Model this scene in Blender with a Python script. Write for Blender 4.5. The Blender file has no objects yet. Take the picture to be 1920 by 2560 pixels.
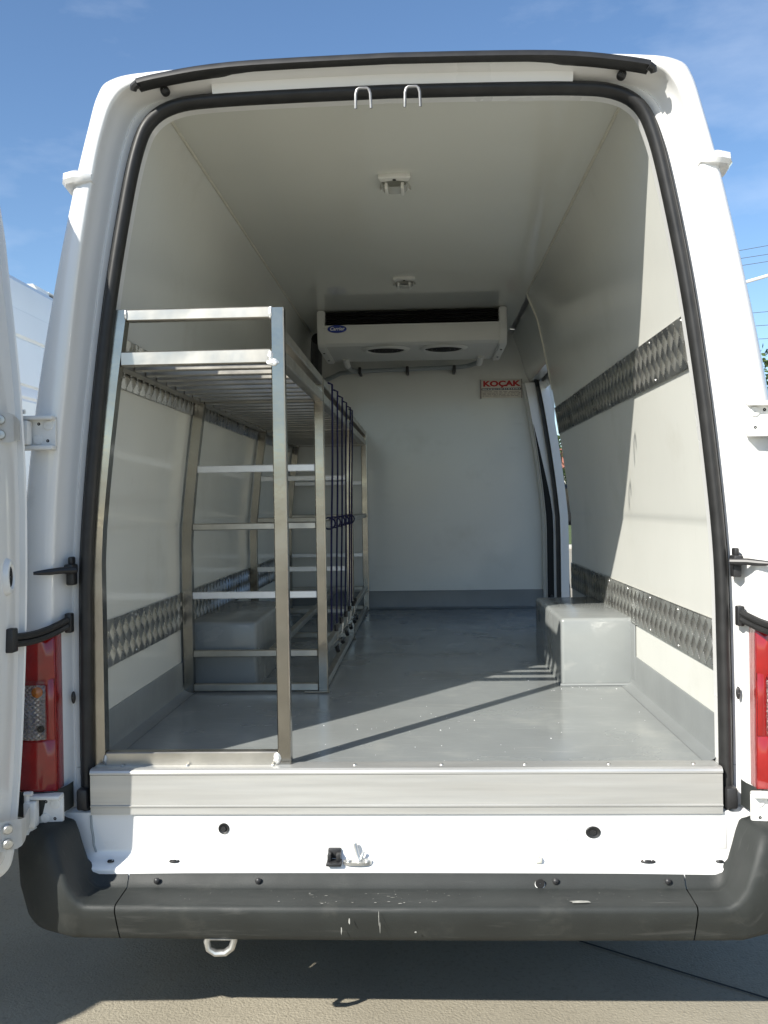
import bpy, bmesh, math, random
from mathutils import Vector, Matrix
random.seed(7)
R = math.radians
scene = bpy.context.scene
COL = scene.collection

# ------------------------------------------------------------------ camera
CAM = Vector((0.063, -2.3, 1.38))
FPX = 2300.0                       # focal length in pixels of the 1920x2560 photograph
yv = Vector((97 / FPX, 22 / FPX, 1.0)).normalized()
zv = Vector((-0.0155, 1, 0)); zv = (zv - yv * zv.dot(yv)).normalized()
xv = yv.cross(zv)
if xv.x < 0: xv = -xv
right = Vector((xv.x, yv.x, zv.x)); up = Vector((xv.y, yv.y, zv.y)); fwd = Vector((xv.z, yv.z, zv.z))
cam_data = bpy.data.cameras.new('camera')
cam = bpy.data.objects.new('camera', cam_data); COL.objects.link(cam)
cam_data.sensor_fit = 'VERTICAL'; cam_data.sensor_height = 24.0; cam_data.lens = FPX / 2560 * 24
cam_data.clip_start = 0.05; cam_data.clip_end = 3000
cam.matrix_world = Matrix(((right.x, up.x, -fwd.x, CAM.x), (right.y, up.y, -fwd.y, CAM.y),
                           (right.z, up.z, -fwd.z, CAM.z), (0, 0, 0, 1)))
scene.camera = cam
scene.render.resolution_x = 768; scene.render.resolution_y = 1024

# ------------------------------------------------------------------ sky and sun
SUN = Vector((0.64, 0.768, -0.722)).normalized()          # the way the sunlight travels
EL = math.asin(-SUN.z); AZ = math.atan2(-SUN.x, -SUN.y)
world = bpy.data.worlds.new('World'); scene.world = world; world.use_nodes = True
wn = world.node_tree; wn.nodes.clear()
sky = wn.nodes.new('ShaderNodeTexSky'); sky.sky_type = 'NISHITA'; sky.sun_disc = False
sky.sun_elevation = EL; sky.sun_rotation = AZ; sky.altitude = 100; sky.air_density = 1.0; sky.dust_density = 0.35; sky.ozone_density = 3.2
tc = wn.nodes.new('ShaderNodeTexCoord'); mp = wn.nodes.new('ShaderNodeMapping'); mp.inputs['Scale'].default_value = (1.6, 1.6, 4.2)
nz = wn.nodes.new('ShaderNodeTexNoise'); nz.inputs['Scale'].default_value = 1.9; nz.inputs['Detail'].default_value = 7; nz.inputs['Roughness'].default_value = 0.55
rp = wn.nodes.new('ShaderNodeValToRGB'); rp.color_ramp.elements[0].position = 0.5; rp.color_ramp.elements[1].position = 0.85
rp.color_ramp.elements[1].color = (0.42, 0.42, 0.42, 1)
mx = wn.nodes.new('ShaderNodeMixRGB'); mx.inputs['Color2'].default_value = (7.0, 7.6, 8.6, 1)
bg = wn.nodes.new('ShaderNodeBackground'); bg.inputs['Strength'].default_value = 0.095
wo = wn.nodes.new('ShaderNodeOutputWorld')
L = wn.links.new
L(tc.outputs['Generated'], mp.inputs['Vector']); L(mp.outputs['Vector'], nz.inputs['Vector']); L(nz.outputs['Fac'], rp.inputs['Fac'])
L(rp.outputs['Color'], mx.inputs['Fac']); hs_ = wn.nodes.new('ShaderNodeHueSaturation'); hs_.inputs['Saturation'].default_value = 1.06; hs_.inputs['Value'].default_value = 1.10; L(sky.outputs['Color'], hs_.inputs['Color']); L(hs_.outputs['Color'], mx.inputs['Color1']); L(mx.outputs['Color'], bg.inputs['Color']); L(bg.outputs['Background'], wo.inputs['Surface'])
sl = bpy.data.lights.new('sun', 'SUN'); sl.energy = 5.0; sl.angle = R(0.53); sl.color = (1.0, 0.955, 0.87)
so = bpy.data.objects.new('sun', sl); COL.objects.link(so); so.location = (-6, -8, 8)
so.rotation_euler = SUN.to_track_quat('-Z', 'Y').to_euler()
vs = scene.view_settings; vs.view_transform = 'Standard'; vs.look = 'None'; vs.gamma = 1.0; vs.exposure = 0.73; vs.use_curve_mapping = False
scene.render.engine = 'CYCLES'
scene.cycles.max_bounces = 12; scene.cycles.diffuse_bounces = 7; scene.cycles.glossy_bounces = 6; scene.cycles.transmission_bounces = 6

# ------------------------------------------------------------------ materials
def mat(name, col, rough=0.5, metal=0.0, var=0.0, vscale=8.0, bump=0.0, bscale=200.0, coat=0.0, spec=0.5,
        col2=None, c2scale=3.0, c2lo=0.55, c2hi=0.75, stretch=None, rvar=0.0, aniso=0.0, trans=0.0, ior=1.45, emit=None, scratch=None):
    m = bpy.data.materials.new(name); m.use_nodes = True
    nt = m.node_tree; n = nt.nodes; lk = nt.links.new
    p = n['Principled BSDF']
    p.inputs['Roughness'].default_value = rough; p.inputs['Metallic'].default_value = metal
    p.inputs['Coat Weight'].default_value = coat; p.inputs['Coat Roughness'].default_value = 0.06
    p.inputs['Specular IOR Level'].default_value = spec; p.inputs['Anisotropic'].default_value = aniso
    p.inputs['Transmission Weight'].default_value = trans; p.inputs['IOR'].default_value = ior
    p.inputs['Base Color'].default_value = (*col, 1)
    if emit: p.inputs['Emission Color'].default_value = (*emit[0], 1); p.inputs['Emission Strength'].default_value = emit[1]
    co = n.new('ShaderNodeTexCoord'); src = co.outputs['Object']
    if stretch:
        mpg = n.new('ShaderNodeMapping'); mpg.inputs['Scale'].default_value = stretch; lk(src, mpg.inputs['Vector']); src = mpg.outputs['Vector']
    out = None
    if var > 0:
        t = n.new('ShaderNodeTexNoise'); t.inputs['Scale'].default_value = vscale; t.inputs['Detail'].default_value = 6; lk(src, t.inputs['Vector'])
        r = n.new('ShaderNodeMapRange'); r.inputs['From Min'].default_value = 0.3; r.inputs['From Max'].default_value = 0.7
        r.inputs['To Min'].default_value = 1 - var; r.inputs['To Max'].default_value = 1 + var; lk(t.outputs['Fac'], r.inputs['Value'])
        mm = n.new('ShaderNodeMixRGB'); mm.blend_type = 'MULTIPLY'; mm.inputs['Fac'].default_value = 1
        mm.inputs['Color1'].default_value = (*col, 1); lk(r.outputs['Result'], mm.inputs['Color2']); out = mm.outputs['Color']
    if col2:
        t2 = n.new('ShaderNodeTexNoise'); t2.inputs['Scale'].default_value = c2scale; t2.inputs['Detail'].default_value = 10; t2.inputs['Roughness'].default_value = 0.65; lk(src, t2.inputs['Vector'])
        rr = n.new('ShaderNodeMapRange'); rr.inputs['From Min'].default_value = c2lo; rr.inputs['From Max'].default_value = c2hi; lk(t2.outputs['Fac'], rr.inputs['Value'])
        m2 = n.new('ShaderNodeMixRGB'); lk(rr.outputs['Result'], m2.inputs['Fac']); m2.inputs['Color2'].default_value = (*col2, 1)
        if out: lk(out, m2.inputs['Color1'])
        else: m2.inputs['Color1'].default_value = (*col, 1)
        out = m2.outputs['Color']
    if scratch:
        sc_, amt = scratch
        for rot, st in ((0.5, (1.2, 26, 4)), (-0.9, (1.5, 34, 4)), (2.2, (2.2, 48, 4))):
            ms = n.new('ShaderNodeMapping'); ms.inputs['Rotation'].default_value = (0, 0, rot); ms.inputs['Scale'].default_value = st; lk(co.outputs['Object'], ms.inputs['Vector'])
            ts = n.new('ShaderNodeTexNoise'); ts.inputs['Scale'].default_value = 3.0; ts.inputs['Detail'].default_value = 3; lk(ms.outputs['Vector'], ts.inputs['Vector'])
            rs_ = n.new('ShaderNodeMapRange'); rs_.inputs['From Min'].default_value = 0.66; rs_.inputs['From Max'].default_value = 0.76; rs_.inputs['To Max'].default_value = amt; lk(ts.outputs['Fac'], rs_.inputs['Value'])
            mz = n.new('ShaderNodeMixRGB'); lk(rs_.outputs['Result'], mz.inputs['Fac']); mz.inputs['Color2'].default_value = (*sc_, 1)
            if out: lk(out, mz.inputs['Color1'])
            else: mz.inputs['Color1'].default_value = (*col, 1)
            out = mz.outputs['Color']
    if out: lk(out, p.inputs['Base Color'])
    if rvar > 0:
        t3 = n.new('ShaderNodeTexNoise'); t3.inputs['Scale'].default_value = vscale * 0.7; t3.inputs['Detail'].default_value = 5; lk(src, t3.inputs['Vector'])
        r3 = n.new('ShaderNodeMapRange'); r3.inputs['From Min'].default_value = 0.3; r3.inputs['From Max'].default_value = 0.7
        r3.inputs['To Min'].default_value = max(0.02, rough - rvar); r3.inputs['To Max'].default_value = rough + rvar; lk(t3.outputs['Fac'], r3.inputs['Value']); lk(r3.outputs['Result'], p.inputs['Roughness'])
    if bump > 0:
        t4 = n.new('ShaderNodeTexNoise'); t4.inputs['Scale'].default_value = bscale; t4.inputs['Detail'].default_value = 4; lk(src, t4.inputs['Vector'])
        b = n.new('ShaderNodeBump'); b.inputs['Strength'].default_value = bump; b.inputs['Distance'].default_value = 0.01; lk(t4.outputs['Fac'], b.inputs['Height']); lk(b.outputs['Normal'], p.inputs['Normal'])
    return m

M = dict(
    white=mat('van_white_paint', (0.77, 0.77, 0.755), 0.30, var=0.025, vscale=3, coat=1.0, rvar=0.06, col2=(0.66, 0.65, 0.60), c2scale=7, c2lo=0.60, c2hi=0.82),
    hinge=mat('hinge_paint', (0.74, 0.74, 0.72), 0.45, var=0.06, vscale=30, col2=(0.35, 0.34, 0.32), c2scale=60, c2lo=0.68, c2hi=0.8),
    lining=mat('gelcoat_lining', (0.66, 0.665, 0.62), 0.14, var=0.035, vscale=1.6, bump=0.045, bscale=5, rvar=0.06, col2=(0.57, 0.565, 0.51), c2scale=2.4, c2lo=0.56, c2hi=0.8, scratch=((0.50, 0.50, 0.46), 0.16)),
    ceiling=mat('gelcoat_ceiling', (0.65, 0.655, 0.60), 0.10, var=0.03, vscale=1.5, bump=0.03, bscale=4, rvar=0.04),
    sealant=mat('joint_sealant', (0.62, 0.605, 0.52), 0.5, var=0.08, vscale=20),
    floor=mat('grey_floor_paint', (0.235, 0.25, 0.247), 0.22, var=0.07, vscale=5, bump=0.05, bscale=35, rvar=0.10,
              col2=(0.31, 0.32, 0.30), c2scale=5, c2lo=0.56, c2hi=0.80, scratch=((0.40, 0.40, 0.37), 0.45)),
    skirt=mat('grey_skirting_paint', (0.20, 0.213, 0.213), 0.34, var=0.06, vscale=6, bump=0.08, bscale=25, rvar=0.08),
    alu=mat('brushed_aluminium', (0.44, 0.42, 0.375), 0.38, metal=1.0, var=0.12, vscale=14, rvar=0.10, bump=0.02, bscale=60),
    alu_post=mat('mill_finish_tube', (0.32, 0.305, 0.27), 0.20, metal=1.0, var=0.14, vscale=9, rvar=0.07, bump=0.03, bscale=50),
    alu_sill=mat('sill_aluminium', (0.50, 0.50, 0.48), 0.38, metal=0.55, var=0.10, vscale=10, stretch=(0.25, 2, 6), rvar=0.10),
    alu_bright=mat('bright_flat_bar', (0.80, 0.80, 0.80), 0.40, metal=0.55, var=0.05, vscale=20),
    weld=mat('weld_bead', (0.60, 0.60, 0.58), 0.45, metal=0.8, var=0.15, vscale=80, bump=0.4, bscale=120),
    tread=mat('tread_plate_aluminium', (0.52, 0.52, 0.50), 0.30, metal=0.95, var=0.18, vscale=12, rvar=0.10, col2=(0.72, 0.70, 0.64), c2scale=5, c2lo=0.55, c2hi=0.75),
    rubber=mat('black_rubber', (0.018, 0.018, 0.018), 0.48, var=0.25, vscale=25, rvar=0.08),
    bumper=mat('grey_bumper_plastic', (0.023, 0.026, 0.0245), 0.60, var=0.14, vscale=10, bump=0.12, bscale=420, rvar=0.08,
               col2=(0.055, 0.056, 0.05), c2scale=9, c2lo=0.58, c2hi=0.85, scratch=((0.09, 0.09, 0.085), 0.35)),
    black=mat('black_plastic', (0.022, 0.022, 0.023), 0.42, var=0.2, vscale=20),
    louver=mat('louver_plastic', (0.075, 0.075, 0.07), 0.4),
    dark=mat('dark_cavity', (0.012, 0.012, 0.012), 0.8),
    red=mat('red_lamp_lens', (0.24, 0.006, 0.006), 0.14, coat=0.8, var=0.15, vscale=22, bump=0.05, bscale=60),
    clear=mat('clear_lamp_lens', (0.92, 0.92, 0.92), 0.05, trans=1.0, ior=1.3),
    amber=mat('amber_bulb', (0.62, 0.20, 0.03), 0.2, coat=0.5),
    chrome=mat('lamp_reflector', (0.86, 0.86, 0.86), 0.22, metal=0.55),
    steel=mat('zinc_steel', (0.55, 0.55, 0.53), 0.38, metal=0.9, var=0.15, vscale=50),
    loop_steel=mat('dull_steel', (0.26, 0.26, 0.26), 0.5, metal=0.7, var=0.2, vscale=60),
    unit=mat('unit_white_plastic', (0.68, 0.68, 0.64), 0.38, var=0.03, vscale=5),
    blue=mat('badge_blue', (0.02, 0.05, 0.30), 0.3),
    cord=mat('blue_cord', (0.008, 0.008, 0.05), 0.8, var=0.6, vscale=260),
    hose=mat('grey_hose', (0.30, 0.33, 0.34), 0.45),
    plate=mat('sign_plate', (0.62, 0.58, 0.50), 0.35, var=0.08, vscale=20),
    sign_red=mat('sign_red', (0.45, 0.02, 0.02), 0.4),
    sign_black=mat('sign_black', (0.02, 0.02, 0.02), 0.4),
    sign_grey=mat('sign_grey', (0.30, 0.25, 0.23), 0.5),
    white_print=mat('white_print', (0.8, 0.8, 0.8), 0.5),
    scuff=mat('scuff_paint', (0.30, 0.30, 0.275), 0.7, var=0.25, vscale=120),
    tyre=mat('tyre_rubber', (0.02, 0.02, 0.02), 0.8, var=0.2, vscale=30, bump=0.2, bscale=80),
    rim=mat('steel_rim', (0.45, 0.45, 0.44), 0.4, metal=0.8),
    glass=mat('dark_glass', (0.02, 0.025, 0.03), 0.05, spec=0.8),
    lampglass=mat('lamp_cover', (0.75, 0.75, 0.70), 0.12, trans=0.55, ior=1.45),
    concrete=mat('yard_concrete', (0.30, 0.272, 0.21), 0.85, var=0.12, vscale=2.2, bump=0.4, bscale=130, col2=(0.215, 0.195, 0.15), c2scale=60, c2lo=0.52, c2hi=0.72),
    joint=mat('joint_tar', (0.03, 0.03, 0.028), 0.9),
    grass=mat('verge_grass', (0.075, 0.10, 0.028), 0.9, var=0.35, vscale=3, bump=0.5, bscale=40),
    kerb=mat('kerb_concrete', (0.42, 0.40, 0.36), 0.85, var=0.1, vscale=6),
    bark=mat('bark', (0.12, 0.09, 0.065), 0.9, var=0.25, vscale=12, bump=0.5, bscale=30),
    leaf=mat('leaves', (0.055, 0.085, 0.025), 0.6, var=0.4, vscale=1.4),
    wire=mat('cable_grey', (0.10, 0.10, 0.11), 0.6),
    lampost=mat('galvanised_white', (0.72, 0.72, 0.70), 0.4, var=0.05, vscale=10),
    render_wall=mat('far_wall', (0.52, 0.50, 0.46), 0.9, var=0.08, vscale=0.6),
    rooftile=mat('far_roof', (0.30, 0.12, 0.08), 0.85, var=0.15, vscale=3),
    truck=mat('parked_van_paint', (0.80, 0.80, 0.76), 0.35, var=0.03, vscale=2, coat=0.4),
)

def facets(m, scale, ang):
    nt = m.node_tree; n = nt.nodes; lk = nt.links.new; p = n['Principled BSDF']
    co = n.new('ShaderNodeTexCoord'); hs = []
    for a in (ang, -ang):
        mp_ = n.new('ShaderNodeMapping'); mp_.inputs['Rotation'].default_value = (0, a, 0); lk(co.outputs['Object'], mp_.inputs['Vector'])
        w = n.new('ShaderNodeTexWave'); w.wave_type = 'BANDS'; w.bands_direction = 'X'; w.wave_profile = 'TRI'; w.inputs['Scale'].default_value = scale; lk(mp_.outputs['Vector'], w.inputs['Vector']); hs.append(w.outputs['Fac'])
    ad = n.new('ShaderNodeMath'); ad.operation = 'ADD'; lk(hs[0], ad.inputs[0]); lk(hs[1], ad.inputs[1])
    b = n.new('ShaderNodeBump'); b.inputs['Strength'].default_value = 1.0; b.inputs['Distance'].default_value = 0.006; lk(ad.outputs[0], b.inputs['Height']); lk(b.outputs['Normal'], p.inputs['Normal'])
facets(M['chrome'], 36.0, R(45))
# ------------------------------------------------------------------ helpers
def fin(name, bm, m, parent=None, smooth=35, loc=None, recalc=True):
    if recalc: bmesh.ops.recalc_face_normals(bm, faces=bm.faces)
    me = bpy.data.meshes.new(name); bm.to_mesh(me); bm.free()
    me.materials.append(M[m] if isinstance(m, str) else m)
    if smooth:
        me.polygons.foreach_set('use_smooth', [True] * len(me.polygons)); me.set_sharp_from_angle(angle=R(smooth))
    return link(name, me, parent, loc)
def link(name, me, parent=None, loc=None):
    o = bpy.data.objects.new(name, me); COL.objects.link(o)
    if loc is not None: o.location = loc
    if parent is not None:
        o.parent = parent; o.matrix_parent_inverse = wmat(parent).inverted()
    return o
WM = {}
def wmat(o):
    m = Matrix.LocRotScale(o.location, o.rotation_euler, o.scale)
    if o.parent is not None: m = wmat(o.parent) @ o.matrix_parent_inverse @ m
    return m
def thing(name, label, cat, loc=(0, 0, 0), group=None):
    o = bpy.data.objects.new(name, None); COL.objects.link(o); o.location = loc; o.empty_display_size = 0.1
    o['label'] = label; o['category'] = cat
    if group: o['group'] = group
    return o
def tag(o, label, cat, group=None):
    o['label'] = label; o['category'] = cat
    if group: o['group'] = group
    return o
def box(bm, x0, x1, y0, y1, z0, z1, bev=0.0, mtx=None, seg=2):
    vs_ = [bm.verts.new(p) for p in ((x0, y0, z0), (x1, y0, z0), (x1, y1, z0), (x0, y1, z0), (x0, y0, z1), (x1, y0, z1), (x1, y1, z1), (x0, y1, z1))]
    fs = [bm.faces.new([vs_[i] for i in q]) for q in ((3, 2, 1, 0), (4, 5, 6, 7), (0, 1, 5, 4), (1, 2, 6, 5), (2, 3, 7, 6), (3, 0, 4, 7))]
    if mtx: bmesh.ops.transform(bm, matrix=mtx, verts=vs_)
    if bev: bmesh.ops.bevel(bm, geom=list({e for f in fs for e in f.edges}), offset=bev, segments=seg, affect='EDGES', profile=0.5)
def tube(bm, pts, r, n=8, cap=True, radii=None):
    pts = [Vector(p) for p in pts]; rings = []; prev = None
    for i, p in enumerate(pts):
        t = (pts[min(i + 1, len(pts) - 1)] - pts[max(i - 1, 0)]).normalized()
        if prev is None:
            a = Vector((0, 0, 1)) if abs(t.z) < 0.9 else Vector((1, 0, 0)); u = t.cross(a).normalized()
        else: u = (prev - t * prev.dot(t)).normalized()
        prev = u; v = t.cross(u); rr = radii[i] if radii else r
        rings.append([bm.verts.new(p + (u * math.cos(2 * math.pi * k / n) + v * math.sin(2 * math.pi * k / n)) * rr) for k in range(n)])
    for a, b in zip(rings, rings[1:]):
        for k in range(n): bm.faces.new((a[k], a[(k + 1) % n], b[(k + 1) % n], b[k]))
    if cap: bm.faces.new(rings[0][::-1]); bm.faces.new(rings[-1])
def loft(bm, rows, close_u=False, close_v=False):
    vr = [[bm.verts.new(p) for p in row] for row in rows]
    nu = len(vr)
    for i in range(nu if close_u else nu - 1):
        a, b = vr[i], vr[(i + 1) % nu]; nv = len(a)
        for k in range(nv if close_v else nv - 1):
            bm.faces.new((a[k], a[(k + 1) % nv], b[(k + 1) % nv], b[k]))
    return vr
def disc(bm, c, r, h, axis='y', n=16, r2=None, rx=None, dome=0.0):
    """short bevelled cylinder with its face towards -axis (axis y: faces -y; axis z: faces +z)"""
    prof = [(r, 0), (r, h * 0.6), (r * 0.9, h), (r * 0.5, h + dome), (0.001, h + dome * 1.3)]
    rows = []
    for rr, hh in prof:
        row = []
        for k in range(n):
            a = 2 * math.pi * k / n; u = math.cos(a) * rr * (rx or 1); v = math.sin(a) * rr
            if axis == 'y': row.append((c[0] + u, c[1] - hh, c[2] + v))
            elif axis == 'x': row.append((c[0] + hh, c[1] + u, c[2] + v))
            elif axis == '-x': row.append((c[0] - hh, c[1] + u, c[2] + v))
            elif axis == '-z': row.append((c[0] + u, c[1] + v, c[2] - hh))
            else: row.append((c[0] + u, c[1] + v, c[2] + hh))
        rows.append(row)
    loft(bm, rows, close_v=True)
def bez(p0, p1, p2, n=10):
    p0, p1, p2 = Vector(p0), Vector(p1), Vector(p2)
    return [(1 - t) ** 2 * p0 + 2 * t * (1 - t) * p1 + t * t * p2 for t in [i / n for i in range(n + 1)]]
def cr(pts, n=5):
    """Catmull-Rom through 2D points"""
    P = [Vector(p) for p in pts]; out = []
    for i in range(len(P) - 1):
        a = P[max(i - 1, 0)]; b = P[i]; c = P[i + 1]; d = P[min(i + 2, len(P) - 1)]
        for k in range(n):
            t = k / n
            out.append(0.5 * ((2 * b) + (c - a) * t + (2 * a - 5 * b + 4 * c - d) * t * t + (3 * b - a - 3 * c + d) * t ** 3))
    out.append(P[-1]); return out
def interp(tab, z):
    if z <= tab[0][1]: return tab[0][0]
    for (x0, z0), (x1, z1) in zip(tab, tab[1:]):
        if z <= z1: return x0 + (x1 - x0) * (z - z0) / (z1 - z0)
    return tab[-1][0]
def text_mesh(name, s, size, mtx, m, parent, depth=0.001, bold=0.0, sx=1.0, shear=0.0):
    cu = bpy.data.curves.new(name, 'FONT'); cu.body = s; cu.size = size; cu.align_x = 'CENTER'; cu.align_y = 'CENTER'; cu.extrude = depth; cu.offset = bold; cu.shear = shear
    cu.resolution_u = 3
    o = bpy.data.objects.new(name, cu); COL.objects.link(o)
    dg = bpy.context.evaluated_depsgraph_get(); dg.update()
    me = bpy.data.meshes.new_from_object(o.evaluated_get(dg)); bpy.data.objects.remove(o); bpy.data.curves.remove(cu)
    me.transform(Matrix.Diagonal((sx, 1, 1, 1))); me.transform(mtx); me.materials.clear(); me.materials.append(M[m])
    return link(name, me, parent)
FACE_BACK = Matrix.Rotation(math.pi / 2, 4, 'X')       # text on a wall that looks towards -y

# ------------------------------------------------------------------ ground and surroundings
bm = bmesh.new()
g = 700
bmesh.ops.create_grid(bm, x_segments=8, y_segments=8, size=g)
gr = fin('ground', bm, 'concrete', smooth=0); gr['kind'] = 'structure'
def gstrip(name, a, b, w, z, m, parent):
    a = Vector(a); b = Vector(b); d = (b - a).normalized(); n = Vector((-d.y, d.x)) * w / 2
    bm = bmesh.new(); N = 60; L_ = []; R_ = []
    for i in range(N + 1):
        p = a + (b - a) * i / N; wob = random.uniform(-0.3, 0.3) * w
        L_.append((p.x + n.x + wob * n.x / w, p.y + n.y, z)); R_.append((p.x - n.x, p.y - n.y + wob * 0.4, z))
    loft(bm, [L_, R_]); return fin(name, bm, m, parent, smooth=0)
gstrip('expansion_joint', (-1.2, 1.828), (3.5, -1.54), 0.009, 0.004, 'joint', gr)
gstrip('expansion_joint', (6.0, -10), (9.5, 22), 0.014, 0.004, 'joint', gr)
bm = bmesh.new(); box(bm, -120, 120, 24.0, 24.3, 0, 0.13, 0.02)
o = fin('kerb', bm, 'kerb'); o['kind'] = 'structure'
bm = bmesh.new(); loft(bm, [[(-200, 24.3, 0.10), (200, 24.3, 0.10)], [(-200, 60, 0.25), (200, 60, 0.25)], [(-200, 320, 0.4), (200, 320, 0.4)]])
o = fin('verge', bm, 'grass', smooth=0); o['kind'] = 'structure'

# ------------------------------------------------------------------ the van
van = thing('delivery_van', 'white insulated delivery van with open rear doors seen from behind, filling the picture', 'van', (0, 2.6, 0))
FZ = 0.713
I = cr([(.796, .46), (.796, .60), (.796, .80), (.794, 1.0), (.789, 1.24), (.769, 1.48), (.743, 1.71), (.710, 1.94), (.667, 2.17), (.637, 2.292), (.606, 2.355), (.548, 2.388), (.45, 2.399), (.25, 2.404), (0, 2.407)])
J = cr([(.866, .46), (.866, .60), (.868, .80), (.868, 1.0), (.862, 1.24), (.845, 1.48), (.815, 1.73), (.78, 1.99), (.742, 2.20), (.715, 2.315), (.683, 2.392), (.63, 2.427), (.50, 2.444), (.27, 2.452), (0, 2.456)])
O = cr([(.985, .46), (.985, .60), (.983, .80), (.975, 1.03), (.962, 1.26), (.938, 1.5), (.90, 1.75), (.85, 1.99), (.803, 2.19), (.767, 2.325), (.743, 2.410), (.714, 2.449), (.62, 2.466), (.30, 2.478), (0, 2.483)])
W = [(.81, FZ), (.81, 1.25), (.804, 1.34), (.787, 1.50), (.758, 1.72), (.725, 1.94), (.683, 2.17), (.655, 2.30), (.605, 2.43)]
def offs(P, d):
    out = []
    for i, p in enumerate(P):
        t = (P[min(i + 1, len(P) - 1)] - P[max(i - 1, 0)]).normalized(); n = Vector((t.y, -t.x))
        out.append(p + n * d)
    return out
def full(P, y):
    """left bottom -> top -> right bottom"""
    a = [(-p.x, y if not isinstance(y, list) else y[i], p.y) for i, p in enumerate(P)]
    b = [(p.x, y if not isinstance(y, list) else y[i], p.y) for i, p in enumerate(P)]
    return a + b[-2::-1]
def mixp(P, Q, f): return [a + (b - a) * f for a, b in zip(P, Q)]
bm = bmesh.new()
rows = [full(offs(I, .034), .072), full(offs(I, .0), .070), full(I, .03), full(mixp(I, J, .30), .038), full(mixp(I, J, .44), .042), full(mixp(I, J, .50), .036), full(mixp(I, J, .62), .030),
        full(mixp(I, J, .66), .034), full(mixp(I, J, .82), .014), full(mixp(I, J, .93), -.004), full(J, -.020), full(mixp(J, O, .02), -.034)]
for gq, y in ((.06, -.040), (.14, -.043), (.35, -.045), (.60, -.043), (.78, -.034), (.89, -.015), (.96, .02), (1, .08)):
    rows.append(full(mixp(J, O, gq), y))
loft(bm, rows); fin('rear_frame', bm, 'white', van, smooth=40)
# body skin
KZ = next(i for i, p in enumerate(O) if p.y > 2.17)
def skin(P, y0, y1, sgn): return [[(sgn * p.x, y, p.y) for p in P] for y in (y0, (y0 * 2 + y1) / 3, (y0 + 2 * y1) / 3, y1)]
bm = bmesh.new(); loft(bm, skin(O[:KZ + 1], .08, 3.52, -1)); fin('side_panel', bm, 'white', van)
bm = bmesh.new(); loft(bm, skin(O[:KZ + 1], .08, 2.37, 1)); fin('side_panel', bm, 'white', van)
bm = bmesh.new()
top = O[KZ:]; loft(bm, [full(top, y) for y in (.08, 1.2, 2.4, 3.52)]); fin('roof', bm, 'white', van)
# roof gutter ledges at the rear corners
for s in (-1, 1):
    bm = bmesh.new()
    path = [(s * .744, -.036, .55), (s * .760, -.040, .9), (s * .780, -.042, 1), (s * .797, -.034, 1), (s * .806, -.012, 1), (s * .811, .03, 1), (s * .812, .6, 1)]
    rows = []
    dirs = [(.05, -1), (.08, -1), (.3, -1), (.75, -.7), (.95, -.3), (1, 0), (1, 0)]
    for (x, y, k), (dx, dy) in zip(path, dirs):
        d = Vector((s * dx, dy)).normalized()
        rows.append([(x + d.x * a * k, y + d.y * a * k, 2.200 + b * k) for a, b in ((-.02, .018), (.012, .017), (.023, .011), (.024, -.004), (.016, -.014), (-.02, -.020))])
    loft(bm, rows); fin('gutter_ledge', bm, 'white', van)
# door seal
bm = bmesh.new()
KS = next(i for i, p in enumerate(I) if p.y > .60)
sec = [(.001, .046), (-.002, .034), (-.001, .018), (.005, .008), (.013, .006), (.021, .009), (.026, .016), (.028, .028), (.028, .044)]
Iq = I[KS:]
loft(bm, [full(offs(Iq, a), b) for a, b in sec]); fin('door_seal', bm, 'rubber', van, smooth=50)
bm = bmesh.new(); loft(bm, [full(offs(Iq, a), b) for a, b in ((.027, .036), (.031, .026), (.0335, .031), (.033, .044))]); fin('seal_lip', bm, 'rubber', van)
for s in (-1, 1):
    bm = bmesh.new(); box(bm, s * .812 - .014, s * .812 + .014, -.014, .03, .615, .668, .006); fin('seal_end_clip', bm, 'black', van)
# roof seal (upper black weatherstrip), buffers, header pressings, striker loops
bm = bmesh.new()
Kj = next(i for i, p in enumerate(J) if p.y > 2.425)
def _rf(p):
    t = max(0, min(1, (.62 - p.x) / .30)); t = t * t * (3 - 2 * t); return -.05 + .42 * t
tp = [a + (b - a) * _rf(a) for a, b in zip(J, O) if a.x < .632]
rows = []
for a, y in ((-.008, -.018), (-.010, -.050), (-.003, -.058), (.007, -.057), (.013, -.050), (.015, -.018)):
    rows.append(full(offs(tp, a), y))
loft(bm, rows); fin('roof_seal', bm, 'rubber', van, smooth=50)
for s in (-1, 1):
    bm = bmesh.new(); tube(bm, [(s * (tp[0].x - .004), -.056, tp[0].y - .004), (s * (tp[0].x + .006), -.054, tp[0].y - .010), (s * (tp[0].x + .009), -.05, tp[0].y - .018)], .013, 8, radii=[.0105, .0100, .008]); fin('roof_seal_end', bm, 'rubber', van)
    bm = bmesh.new(); disc(bm, (s * .567, .0, 2.424), .0115, .016, dome=.004); fin('rubber_buffer', bm, 'rubber', van)
bm = bmesh.new()
tj = [p for p in mixp(I, J, .78) if abs(p.x) < .47]
loft(bm, [full(offs(tj, a), y) for a, y in ((-.020, .030), (-.017, .010), (-.012, .007), (.011, .000), (.015, .002), (.018, .016))]); fin('header_pressing', bm, 'white', van)
for x in (-.068, .053):
    bm = bmesh.new()
    tube(bm, [(x - .019, -.034, 2.352), (x - .018, -.040, 2.385), (x - .015, -.040, 2.395), (x - .010, -.040, 2.399), (x + .010, -.040, 2.399), (x + .015, -.040, 2.395), (x + .018, -.040, 2.385), (x + .019, -.034, 2.352)], .0036, 8)
    fin('striker_loop', bm, 'loop_steel', van)

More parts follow.
